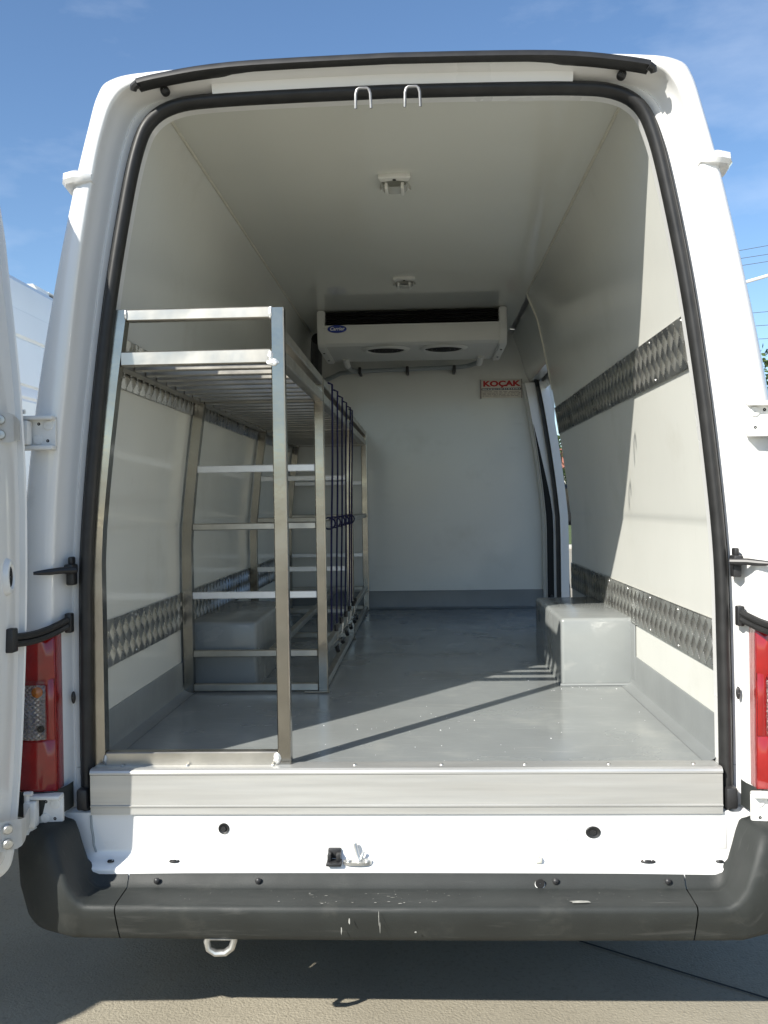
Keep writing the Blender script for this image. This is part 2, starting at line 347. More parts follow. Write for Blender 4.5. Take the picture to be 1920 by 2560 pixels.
# interior linings
def wl(s, y0, y1, n=6):
    bm = bmesh.new(); P = cr(W, 4)
    loft(bm, [[(s * p.x, y0 + (y1 - y0) * k / n, p.y) for p in P] for k in range(n + 1)]); return bm
fin('wall_lining', wl(-1, .062, 3.53), 'lining', van, smooth=60)
bm = wl(1, .062, 2.38)
P = cr(W, 4)
loft(bm, [[(p.x, 2.38, p.y) for p in P], [(p.x + .10, 2.372, p.y) for p in P]])
fin('wall_lining', bm, 'lining', van, smooth=40)
bm = bmesh.new(); loft(bm, [[(-.608 + 1.216 * k / 4, y, 2.43) for k in range(5)] for y in (.05, 1.2, 2.4, 3.53)]); fin('ceiling_lining', bm, 'ceiling', van, smooth=0)
for s, y1 in ((-1, 3.5), (1, 2.38)):
    bm = bmesh.new(); tube(bm, [(s * .603, .07, 2.428), (s * .603, y1, 2.428)], .0045, 6); fin('sealant_bead', bm, 'sealant', van)
bm = bmesh.new(); box(bm, -.90, .90, 3.53, 3.57, .45, 2.48); fin('bulkhead', bm, 'lining', van)
bm = bmesh.new(); tube(bm, [(.603, 2.381, 2.43), (.655, 2.381, 2.30), (.683, 2.381, 2.17), (.725, 2.381, 1.94)], .006, 6); fin('sealant_bead', bm, 'sealant', van)
# floor
bm = bmesh.new(); loft(bm, [[(x, y, FZ) for x in (-.84, -.3, .3, .84)] for y in (.03, .9, 1.8, 2.7, 3.53)])
fin('floor', bm, 'floor', van, smooth=0, recalc=False)
bm = bmesh.new(); loft(bm, [[(x, y, .50) for x in (-.95, 0, .95)] for y in (.03, 1.8, 3.53)]); fin('underbody', bm, 'dark', van, smooth=0)
gb = bmesh.new(); random.seed(5)
for _ in range(70):
    gx, gy = random.uniform(-.25, .76), abs(random.gauss(.05, .42)) + .05
    if random.random() < .25: gx, gy = random.uniform(.50, .80), random.uniform(.95, 1.02)
    r_ = random.choice((.0008, .001, .0013, .0016, .0024)); n_ = 5
    vv = [gb.verts.new((gx + math.cos(6.28 * k / n_) * r_ * random.uniform(.6, 1.3), gy + math.sin(6.28 * k / n_) * r_ * random.uniform(.6, 1.6), FZ + .0005)) for k in range(n_)]
    tv = gb.verts.new((gx, gy, FZ + .0005 + r_ * .6))
    for k in range(n_): gb.faces.new((vv[k], vv[(k + 1) % n_], tv))
go_ = fin('floor_grit', gb, 'white_print', van, smooth=0); go_['kind'] = 'stuff'
# coved skirting
def skirt(s, y0, y1):
    bm = bmesh.new(); sec = [(.812, .112), (.8065, .112), (.804, .108), (.804, .03), (.799, .012), (.785, .004), (.765, .0012)]
    loft(bm, [[(s * x, y0 + (y1 - y0) * k / 12, FZ + z) for x, z in sec] for k in range(13)]); return bm
fin('skirting', skirt(-1, .06, 3.52), 'skirt', van)
fin('skirting', skirt(1, .06, 2.38), 'skirt', van)
bm = bmesh.new(); sec = [(3.532, .114), (3.524, .114), (3.521, .110), (3.521, .03), (3.516, .012), (3.50, .004), (3.48, .0014)]
loft(bm, [[(x, y, FZ + z) for y, z in sec] for x in (-.80, -.3, .3, .80, .86)]); fin('skirting', bm, 'skirt', van)
# wheel boxes
for s in (-1, 1):
    bm = bmesh.new()
    x0, x1 = sorted((s * .552, s * .815)); box(bm, x0, x1, 1.035, 1.78, FZ - .03, .957, .014, seg=3)
    fin('wheel_box', bm, 'floor', van, smooth=50)
    bm = bmesh.new(); tube(bm, [(s * .548, 1.03, FZ + .004), (s * .80, 1.03, FZ + .004)], .006, 6); fin('sealant_bead', bm, 'skirt', van)
    bm = bmesh.new(); x0, x1 = sorted((s * .8025, s * .8085)); box(bm, x0, x1, .985, 1.83, FZ + .02, .938, .002); fin('wheel_box_flange', bm, 'skirt', van)

# tread plate strips with their raised diamonds
def tread_mesh(flip):
    bm = bmesh.new(); a = .0182; d = .5 ** .5      # half diagonal-side of the rotated square
    n = 5
    for k in range(n):
        c0 = -a + (2 * a) * (k + .12) / n; c1 = -a + (2 * a) * (k + .88) / n; cm = (c0 + c1) / 2
        pts = []
        for u, v, h in ((-a, c0, 0), (a, c0, 0), (a, c1, 0), (-a, c1, 0), (-a * .93, cm, .0022), (a * .93, cm, .0022)):
            if flip: u, v = v, u
            pts.append(bm.verts.new((h, (u - v) * d, (u + v) * d)))
        for q in ((0, 1, 5, 4), (2, 3, 4, 5), (0, 4, 3), (1, 2, 5)): bm.faces.new([pts[i] for i in q])
    bmesh.ops.recalc_face_normals(bm, faces=bm.faces)
    return bm
TP = 0.0575
def strip(s, z0, z1, y0, y1, label):
    zc = (z0 + z1) / 2
    xa, xb = interp(W, z0), interp(W, z1)
    ang = math.atan2(xb - xa, z1 - z0)
    hh = math.hypot(xb - xa, z1 - z0) / 2
    xm = s * ((xa + xb) / 2 - .004)
    bm = bmesh.new(); box(bm, -.002, .002, y0, y1, -hh, hh, .0006, seg=1)
    plate = fin('tread_plate', bm, 'tread', van, smooth=0, loc=(xm, 0, zc)); plate['label'] = label
    plate.rotation_euler = (0, s * ang, 0)
    rot = plate.rotation_euler.copy()
    return plate, rot, Vector((xm, 0, zc)), hh
A_M = None
tm = {}
for sgn in (-1, 1):
    for fl in (0, 1):
        b = tread_mesh(fl); bmesh.ops.scale(b, vec=(-sgn, 1, 1), verts=b.verts); bmesh.ops.recalc_face_normals(b, faces=b.faces)
        me = bpy.data.meshes.new('tread'); b.to_mesh(me); b.free(); me.materials.append(M['tread']); tm[(sgn, fl)] = me
for s, z0, z1, y0, y1, lab in ((-1, .942, 1.072, .075, 3.5, 'lower tread plate strip on left wall'), (-1, 1.705, 1.838, .075, 3.5, 'upper tread plate strip on left wall behind shelf'),
                               (1, .940, 1.070, .068, 2.372, 'lower tread plate strip on right wall, half in sun'), (1, 1.717, 1.850, .078, 2.372, 'upper tread plate strip on right wall, scuffed where sunlit')):
    plate, rot, c, hh = strip(s, z0, z1, y0, y1, lab)
    rm = rot.to_matrix(); far = bmesh.new()
    ncol = int((y1 - y0) / TP)
    for row, fl, off in ((0.5, 0, 0), (-0.5, 0, 0), (0, 1, .5), (1, 1, .5), (-1, 1, .5)):
        for k in range(ncol):
            y = y0 + TP * (k + .5 + off)
            zl = row * TP
            if y + TP * .5 > y1: continue
            if abs(zl) + .026 > hh:           # cut rows at the strip edge: keep the inner half only
                if abs(zl) - .003 > hh: continue
                half = True
            else: half = False
            loc = c + rm @ Vector((-s * .002, y, zl))
            if half or y > 1.36:
                b = bmesh.new(); b.from_mesh(tm[(s, fl)])
                if half:
                    bmesh.ops.translate(b, vec=(0, 0, zl), verts=b.verts)
                    for sg in (1, -1):
                        bmesh.ops.bisect_plane(b, geom=b.verts[:] + b.edges[:] + b.faces[:], plane_co=(0, 0, sg * (hh - .002)), plane_no=(0, 0, sg), clear_outer=True)
                    bmesh.ops.translate(b, vec=(0, 0, -zl), verts=b.verts)
                b.transform(Matrix.Translation((-s * .002, y, zl)))
                t_ = bpy.data.meshes.new('t'); b.to_mesh(t_); b.free(); far.from_mesh(t_); bpy.data.meshes.remove(t_)
            else:
                t = link('tread', tm[(s, fl)]); t.location = (-s * .002, y, zl)
                t.parent = plate
    me = bpy.data.meshes.new('far_treads'); far.to_mesh(me); far.free(); me.materials.append(M['tread'])
    fo = link('far_treads', me); fo.parent = plate; fo['kind'] = 'stuff'
    for y in [y0 + .02 + .33 * k for k in range(int((y1 - y0) / .33))]:
        for zz in (hh - .012, -hh + .012):
            bm = bmesh.new(); disc(bm, (-s * .002, y, zz), .0045, .0025, axis='x' if s < 0 else '-x', n=8, dome=.001)
            r_ = fin('rivet', bm, 'steel'); r_.parent = plate

# ------------------------------------------------------------------ side door opening at the front right
def wx(z, d): return interp(W, z) + d
ZS = [.72, .85, 1.0, 1.15, 1.28, 1.40, 1.55, 1.70, 1.84, 1.97, 2.08, 2.12]
def band(name, d0, d1, y, m, zs=ZS, thick=.03, taper=None):
    bm = bmesh.new(); a, b, c, d = [], [], [], []
    for z in zs:
        w0, w1 = d0, d1
        if taper: w0, w1 = taper(z)
        a.append((wx(z, w0), y + thick, z)); b.append((wx(z, w0), y, z)); c.append((wx(z, w1), y, z)); d.append((wx(z, w1), y + thick, z))
    loft(bm, [a, b, c, d], close_u=True); return fin(name, bm, m, van)
band('corner_trim', .002, .022, 3.505, 'unit', thick=.04)
band('door_pillar', .018, .125, 3.47, 'white', thick=.08)
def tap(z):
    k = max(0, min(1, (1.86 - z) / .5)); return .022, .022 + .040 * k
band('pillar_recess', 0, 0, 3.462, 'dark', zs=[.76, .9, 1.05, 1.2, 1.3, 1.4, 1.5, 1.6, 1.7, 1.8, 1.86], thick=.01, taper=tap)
band('door_seal_upright', .078, .102, 3.44, 'rubber')
band('outer_pillar', .100, .150, 3.42, 'white', thick=.12)
bm = bmesh.new(); tube(bm, [(wx(2.10, .09), 3.45, 2.10), (wx(2.13, .08), 3.42, 2.135), (wx(2.15, .07), 3.35, 2.15), (wx(2.15, .06), 2.4, 2.15)], .013, 8); fin('door_seal_header', bm, 'rubber', van)
bm = bmesh.new()
loft(bm, [[(x, y, z) for x, z in ((.80, 2.13), (.745, 2.13), (.722, 2.18), (.69, 2.30), (.64, 2.432))] for y in (2.378, 3.53)]); fin('door_header', bm, 'lining', van)
bm = bmesh.new(); box(bm, .845, .858, 3.40, 3.44, .735, .80, .004); fin('door_stop', bm, 'black', van)
bm = bmesh.new(); box(bm, .84, .965, 2.38, 3.45, .50, .69, .01); fin('side_step', bm, 'black', van)
bm = bmesh.new(); loft(bm, [[(p.x, y, p.y) for p in O[KZ - 3:KZ + 1]] for y in (2.37, 3.52)]); fin('side_panel', bm, 'white', van)
# sliding door pushed back along the outside
bm = bmesh.new()
D_ = [p for p in O if .52 < p.y < 2.12]
loft(bm, [[(p.x + .075, y, p.y) for p in D_] for y in (1.28, 1.32, 2.3, 2.335)]); loft(bm, [[(p.x + .035, y, p.y) for p in D_] for y in (1.28, 2.335)])
loft(bm, [[(p.x + .035, 2.335, p.y) for p in D_], [(p.x + .075, 2.335, p.y) for p in D_]])
fin('sliding_door', bm, 'white', van)
# cab ahead of the bulkhead
bm = bmesh.new()
def cabsec(y, zt, w, n=10):
    out = []
    for p in O: 
        z = .40 + (p.y - .46) * (zt - .40) / (2.483 - .46)
        out.append((p.x * w, y, z))
    return [(-a, b, c) for a, b, c in out] + out[-2::-1]
loft(bm, [cabsec(3.52, 2.483, 1), cabsec(4.0, 2.48, 1), cabsec(4.5, 2.30, .99), cabsec(5.0, 1.75, .97), cabsec(5.25, 1.35, .95), cabsec(5.8, 1.15, .9), cabsec(5.95, .8, .86)])
fin('cab', bm, 'white', van)
bm = bmesh.new(); box(bm, -.85, .85, 5.7, 6.02, .3, .62, .08, seg=3); fin('front_bumper', bm, 'bumper', van)
for s in (-1, 1):
    mir = None
    bm = bmesh.new(); x0, x1 = sorted((s * 1.075, s * 1.30)); box(bm, x0, x1, 4.50, 4.62, 1.20, 1.50, .035, seg=3); mir = fin('side_mirror', bm, 'black', van)
    bm = bmesh.new(); tube(bm, [(s * .90, 4.62, 1.28), (s * 1.10, 4.58, 1.30)], .025, 8); fin('mirror_arm', bm, 'black', mir)
    bm = bmesh.new(); x0, x1 = sorted((s * 1.095, s * 1.28)); box(bm, x0, x1, 4.494, 4.499, 1.23, 1.47); fin('mirror_glass', bm, 'glass', mir)
def wheel(parent, x, y, s, r=.335, w=.2):
    bm = bmesh.new(); prof = [(r * .62, 0), (r * .9, .0), (r, .03), (r, w - .03), (r * .9, w), (r * .62, w)]
    loft(bm, [[(x - s * h, y + math.cos(2 * math.pi * k / 28) * q, r + math.sin(2 * math.pi * k / 28) * q) for k in range(28)] for q, h in prof], close_v=True)
    t = fin('wheel', bm, 'tyre', parent)
    bm = bmesh.new(); disc(bm, (x - s * .06, y, r), r * .62, .03, axis='x' if s > 0 else '-x', n=24, dome=.02); fin('rim', bm, 'rim', t)
for s in (-1, 1):
    wheel(van, s * .96, 1.40, s); wheel(van, s * .95, 4.95, s)
bm = bmesh.new(); box(bm, -.45, .45, 2.0, 5.3, .24, .50, .03); fin('chassis_frame', bm, 'black', van)

# ------------------------------------------------------------------ rear sill
bm = bmesh.new()
sec = [(.06, FZ + .0035), (.012, FZ + .0035), (.010, FZ + .006), (-.004, FZ + .006), (-.010, FZ + .002), (-.0125, FZ - .003), (-.0125, FZ - .007), (-.009, FZ - .010), (-.009, .628), (-.0125, .6265), (-.0125, .6235), (-.009, .6215), (-.009, .604), (.02, .604)]
loft(bm, [[(x, y, z) for y, z in sec] for x in (-.79, -.3, .3, .79)]); sp = fin('sill_plate', bm, 'alu_sill', van, smooth=25)
for x in (-.72, -.55, -.33, -.12, .10, .31, .52, .73):
    bm = bmesh.new(); disc(bm, (x, .03, FZ + .003), .005, .003, axis='z', n=8, dome=.001); fin('rivet', bm, 'steel', sp)
bm = bmesh.new()
sec = [(.02, .612), (.0, .606), (-.0015, .59), (-.0015, .515), (-.004, .504), (-.010, .496), (-.018, .490), (-.034, .478), (-.036, .470), (-.03, .45)]
loft(bm, [[(x * (1.0 if i < 4 else .985), y, z) for i, (y, z) in enumerate(sec)] for x in (-.862, -.4, 0, .4, .862)]); rs = fin('rear_sill', bm, 'white', van, smooth=40)
for x0, x1, z0, z1 in ((-.39, .41, .530, .592), (.555, .80, .515, .594)):      # pressed panels, 2 mm proud
    bm = bmesh.new(); box(bm, x0, x1, -.0035, .0, z0, z1, .0018, seg=2); fin('pressed_panel', bm, 'white', rs)
def grom(c, r, rx, axis, m='rubber'):
    bm = bmesh.new(); disc(bm, c, r, .004, axis=axis, rx=rx, n=20, dome=-.003); gq = fin('grommet', bm, m, rs)
    bm = bmesh.new(); disc((bm), (c[0], c[1] - (.002 if axis == 'y' else 0), c[2] + (.002 if axis == 'z' else 0)), r * .45, .003, axis=axis, rx=rx, n=14); fin('plug', bm, 'black', rs)
grom((-.452, -.001, .566), .0140, 1.0, 'y'); grom((.473, -.001, .556), .0150, 1.25, 'y')
for x, r, rx in ((-.737, .007, 1.2), (-.575, .007, 1.9), (.603, .008, 2.3), (.777, .006, 1.6)): grom((x, -.020, .4885), r, rx, 'z')
# latch block, striker plate and clip on the flange
_pre = set(COL.objects)
bm = bmesh.new(); box(bm, -.190, -.152, -.058, -.020, .476, .484, .002); box(bm, -.188, -.178, -.045, -.014, .484, .502, .003); box(bm, -.166, -.155, -.045, -.014, .484, .502, .003); box(bm, -.188, -.155, -.024, -.010, .480, .508, .003)
fin('latch_block', bm, 'black', rs)
bm = bmesh.new()
ov = [(-.113 + math.copysign(abs(math.cos(a)) ** .7, math.cos(a)) * .036, -.036 + math.sin(a) * .016) for a in [2 * math.pi * k / 24 for k in range(24)]]
loft(bm, [[(x, y, z) for x, y in ov] for z in (.476, .483)], close_v=True); bm.faces.new([bm.verts.new((x, y, .4831)) for x, y in ov])
stp = fin('striker_plate', bm, 'steel', rs)
bm = bmesh.new(); tube(bm, [(-.108, -.036, .483), (-.114, -.030, .50), (-.119, -.026, .519), (-.120, -.025, .522)], .005, 8); tube(bm, [(-.108, -.036, .483), (-.101, -.034, .495), (-.098, -.03, .504)], .004, 8); fin('striker_pin', bm, 'steel', rs)
for x in (-.135, -.089):
    bm = bmesh.new(); disc(bm, (x, -.038, .483), .008, .004, axis='z', n=12); fin('bolt', bm, 'steel', rs)
bm = bmesh.new(); box(bm, .325, .343, -.044, -.028, .478, .492, .004); box(bm, .330, .337, -.040, -.032, .49, .497, .002); fin('clip', bm, 'sealant', rs)
for _o in set(COL.objects) - _pre: _o.data.transform(Matrix.Translation((0, .012, .010)))
bm = bmesh.new(); tube(bm, [(-.792, -.0035, .60), (-.790, -.005, .57), (-.786, -.005, .545), (-.785, -.005, .525), (-.779, -.006, .508)], .0025, 6); fin('sealant_run', bm, 'hose', rs)

# ------------------------------------------------------------------ bumper
XS = .685
PA = [(-.135, .466), (-.118, .4685), (-.112, .466), (-.106, .452), (-.096, .438), (-.09, .4355), (-.05, .434), (-.010, .432), (-.004, .429), (-.001, .424), (.0, .416), (-.013, .385), (-.028, .352), (-.036, .338), (-.048, .332), (-.08, .331)]
PB = [(-.115, .55), (-.112, .590), (-.108, .602), (-.10, .605), (-.09, .605), (-.078, .604), (-.055, .602), (-.03, .597), (-.015, .585), (-.006, .56), (.0, .52), (-.004, .44), (-.020, .370), (-.030, .352), (-.044, .344), (-.08, .342)]
def bpath(t):
    """t = distance along x from the middle; returns point and outward normal in plan (right half)"""
    if t <= .79: return Vector((t, -.15 - .006 * math.cos(t / .79 * math.pi / 2) + .006)), Vector((0, -1))
    r = .195; arc = r * math.pi / 2
    if t <= .79 + arc:
        a = (t - .79) / r; return Vector((.79 + r * math.sin(a), .045 - r * math.cos(a))), Vector((math.sin(a), -math.cos(a)))
    return Vector((.985, .045 + t - .79 - arc)), Vector((1, 0))
def bsec(t, s):
    k = max(0, min(1, (abs(t) - .750) / .125)); k = k * k * k * (k * (6 * k - 15) + 10)
    p, n = bpath(abs(t)); row = []
    for (a, z), (a2, z2) in zip(PA, PB):
        aa = a + (a2 - a) * k; zz = z + (z2 - z) * k
        q = p + n * aa; row.append((s * q.x, q.y, zz))
    return row
bm = bmesh.new(); N = 36
loft(bm, [bsec(abs(-XS + 2 * XS * i / N), -1 if i < N / 2 else 1) for i in range(N + 1)]); bp = fin('bumper', bm, 'bumper', van, smooth=50)
for s in (-1, 1):
    bm = bmesh.new(); ts = [XS + .003 + (1.50 - XS) * i / 44 for i in range(45)]
    loft(bm, [bsec(t, s) for t in ts]); fin('bumper_corner', bm, 'bumper', bp, smooth=50)
bm = bmesh.new(); box(bm, -.80, .80, -.118, -.03, .352, .43, .01); fin('seam_light_block', bm, 'dark', bp)  # unseen backing added behind the seams so no sunlight leaks through
for x in (-.612, -.358, .373, .644):
    bm = bmesh.new(); disc(bm, (x, -.047, .452), .008, .004, n=12, dome=.002); fin('screw', bm, 'black', bp)
bm = bmesh.new(); disc(bm, (.334, -.052, .449), .0115, .003, n=18); fin('screw_hole', bm, 'dark', bp)
bm = bmesh.new(); disc(bm, (.334, -.0505, .4465), .0125, .002, n=18); fin('hole_rim', bm, 'white', bp)
# scuffs: thin flakes of rubbed paint on the step
random.seed(11)
def flake(x, y, z, w, h, face):
    bm = bmesh.new(); n = 9; ring = []
    for k in range(n):
        a = 2 * math.pi * k / n; q = random.uniform(.45, 1.0)
        u, v = math.cos(a) * w * q, math.sin(a) * h * q
        ring.append((x + u, y + v, z + .0006) if face == 'top' else (x + u, y - .0006, z + v))
    top_ = [bm.verts.new(p) for p in ring]
    c = bm.verts.new((x, y, z + .0009) if face == 'top' else (x, y - .0009, z))
    for k in range(n): bm.faces.new((top_[k], top_[(k + 1) % n], c))
    return bm
allf = bmesh.new()
def addf(*a):
    b = flake(*a); t_ = bpy.data.meshes.new('t'); b.to_mesh(t_); b.free(); allf.from_mesh(t_); bpy.data.meshes.remove(t_)
for _ in range(26):
    x = random.gauss(-.08, .12); y = random.choice((-.13, -.135, -.125, random.uniform(-.13, -.075)))
    addf(x, y, .4345, random.uniform(.001, .007), random.uniform(.0006, .002), 'top')
for _ in range(40): addf(random.uniform(-.62, .66), random.uniform(-.12, -.065), .4352, random.uniform(.0006, .0018), random.uniform(.0005, .0012), 'top')
addf(.42, -.122, .4345, .042, .010, 'top')
for x, z, w, h in ((-.125, .40, .0025, .010), (-.145, .372, .0018, .012), (-.055, .41, .001, .02), (-.053, .385, .001, .018), (.03, .37, .003, .003)): addf(x, -.160 + (.416 - z) * .43, z, w, h, 'face')
fl_ = fin('scuff_marks', allf, 'scuff', bp, smooth=0); fl_['kind'] = 'stuff'
# towing eye
bm = bmesh.new(); cx = -.442; ey = -.10
pts = [(cx - .030, ey, .352), (cx - .034, ey, .326), (cx - .030, ey, .308), (cx - .014, ey, .298), (cx + .010, ey, .299), (cx + .026, ey, .311), (cx + .032, ey, .329), (cx + .032, ey, .352)]
tube(bm, pts, .0085, 10); tube(bm, [(cx - .034, ey, .334), (cx + .034, ey, .334)], .005, 8)
fin('towing_eye', bm, 'steel', van)
bm = bmesh.new(); box(bm, cx - .04, cx + .04, ey - .004, .3, .336, .40, .006); fin('towing_bracket', bm, 'black', van)

# ------------------------------------------------------------------ lamps, hinges, straps, stops, doors
def lampsurf(x): # outside x (positive) -> y of the lens face
    return -.052 - .010 * math.sin(min(1, max(0, (x - .868) / .09)) * math.pi) + max(0, (x - .955)) ** 1.5 * 4.5
def lens(s, xs, z0, z1, out, depth, bev=.004):
    bm = bmesh.new(); rows = []
    zs = [z0, z0 + bev, (z0 + z1) / 2, z1 - bev, z1]
    for i, z in enumerate(zs):
        e = bev if i in (0, 4) else 0
        row = [(s * xs[0], lampsurf(xs[0]) + depth, z)]
        for j, x in enumerate(xs):
            ee = bev if j in (0, len(xs) - 1) else 0
            row.append((s * x, lampsurf(x) - out + max(e, ee), z))
        row.append((s * xs[-1], lampsurf(xs[-1]) + depth, z)); rows.append(row)
    loft(bm, rows)
    return bm
def xr(a, b, n=8): return [a + (b - a) * k / n for k in range(n + 1)]
for s in (-1, 1):
    bm = lens(s, xr(.860, .99), .676, 1.066, 0, .05, .006); tl = fin('tail_lamp', bm, 'red', van)
    tl['label'] = 'red tail lamp with clear middle window'
    bm = lens(s, xr(.880, .985), .808, .956, .0015, .01, .002); ch = fin('reflector', bm, 'chrome', tl)
    bm = lens(s, xr(.861, .99), .940, 1.064, .004, .02, .006); fin('red_lens', bm, 'red', tl)
    bm = lens(s, xr(.861, .99), .678, .808, .004, .02, .006); fin('red_lens', bm, 'red', tl)
    bm = lens(s, xr(.861, .879, 3), .806, .958, .004, .02, .003); fin('red_lens', bm, 'red', tl)
    for x, z, r, m in ((.900, .926, .014, 'amber'), (.962, .925, .018, 'amber'), (.968, .835, .016, 'black'), (.893, .835, .009, 'black')):
        bm = bmesh.new(); disc(bm, (s * x, lampsurf(x) + .002, z), r, .005, n=14, dome=.004); fin('bulb', bm, m, tl)
    # prism ribs of the clear window
    for k in range(5):
        x = .905 + k * .016; bm = bmesh.new(); box(bm, s * x - .004, s * x + .004, lampsurf(x) - .0045, lampsurf(x) + .002, .812, .872, .0015); fin('prism', bm, 'chrome', tl)
    bm = lens(s, xr(.879, .987), .812 - .004, .954 + .002, .009, .002, .003); fin('clear_lens', bm, 'clear', tl)
    bm = bmesh.new(); rows = []
    for z, g_ in ((.612, 0), (.618, .004), (.668, .006), (.676, .002)):
        rows.append([(s * .838, .004, z + .01), (s * .845, -.012 - g_, z + .006), (s * .868, -.050 - g_, z), (s * .92, -.058 - g_, z), (s * .97, -.045 - g_, z), (s * .992, .02, z)])
    loft(bm, rows); fin('lamp_bracket', bm, 'bumper', van)
    # oval plug on the jamb
    bm = bmesh.new(); disc(bm, (s * .838, .016, .897), .016, .004, rx=.35, n=16, dome=.002); fin('jamb_plug', bm, 'black', van)
    # door stop
    bm = bmesh.new()
    box(bm, s * .832 - .010, s * .832 + .010, -.012, .018, 1.186, 1.225, .004); box(bm, s * .832 - .012, s * .832 + .012, -.022, .018, 1.215, 1.240, .005); box(bm, s * .832 - .006, s * .832 + .006, -.008, .018, 1.238, 1.258, .004)
    ds = fin('door_stop_bracket', bm, 'black', van)
    bm = bmesh.new(); tube(bm, [(s * .810, -.022, 1.226), (s * .845, -.040, 1.226), (s * .866, -.055, 1.224), (s * .888, -.070, 1.223), (s * .897, -.076, 1.2225)], .008, 10, radii=[.008, .0085, .008, .0055, .004]); fin('stop_pin', bm, 'black', ds)
    # hinges
    for z0, z1 in ((1.530, 1.608), (.590, .672)):
        bm = bmesh.new(); zc = (z0 + z1) / 2
        a, b = sorted((s * .842, s * .930)); box(bm, a, b, -.058, -.046, z0, z1, .003)
        box(bm, a, b, -.082, -.048, z1 - .008, z1 + .002, .003); box(bm, a, b, -.082, -.048, z0 - .004, z0 + .007, .003)
        hg = fin('hinge', bm, 'hinge', van)
        for dx, dz, r in ((.860, .018, .012), (.886, -.018, .012)):
            bm = bmesh.new(); disc(bm, (s * dx, -.058, zc + dz), r, .004, n=14, dome=.001); fin('bolt', bm, 'hinge', hg)
        for dx, dz in ((.862, -.020), (.884, .022)):
            bm = bmesh.new(); disc(bm, (s * dx, -.0575, zc + dz), .004, .001, n=10); fin('hole', bm, 'dark', hg)
        bm = bmesh.new(); a, b = sorted((s * .898, s * .928)); box(bm, a, b, -.092, -.062, z0 + .008, z1 - .010, .005); fin('knuckle', bm, 'hinge', hg)
        bm = bmesh.new(); tube(bm, [(s * .922, -.080, z0 - .010), (s * .922, -.080, z1 + .012)], .007, 10); tube(bm, [(s * .905, -.088, z1 + .011), (s * .925, -.088, z1 + .010)], .0055, 8); fin('hinge_pin', bm, 'hinge', hg)
    # check strap
    bm = bmesh.new(); box(bm, s * .840 - .009, s * .840 + .009, -.010, .014, 1.065, 1.115, .004); st = fin('strap_anchor', bm, 'black', van)
    bm = bmesh.new()
    for dz in (.008, -.008):
        pth = bez((s * .838, -.018, 1.092 + dz), (s * .880, -.10, 1.060 + dz), (s * .900, -.200, 1.076 + dz), 14)
        tube(bm, pth, .0085, 8)
    fin('check_strap', bm, 'rubber', st)
    bm = bmesh.new(); box(bm, s * .900 - .012, s * .900 + .012, -.215, -.185, 1.048, 1.104, .004); fin('strap_end', bm, 'black', st)

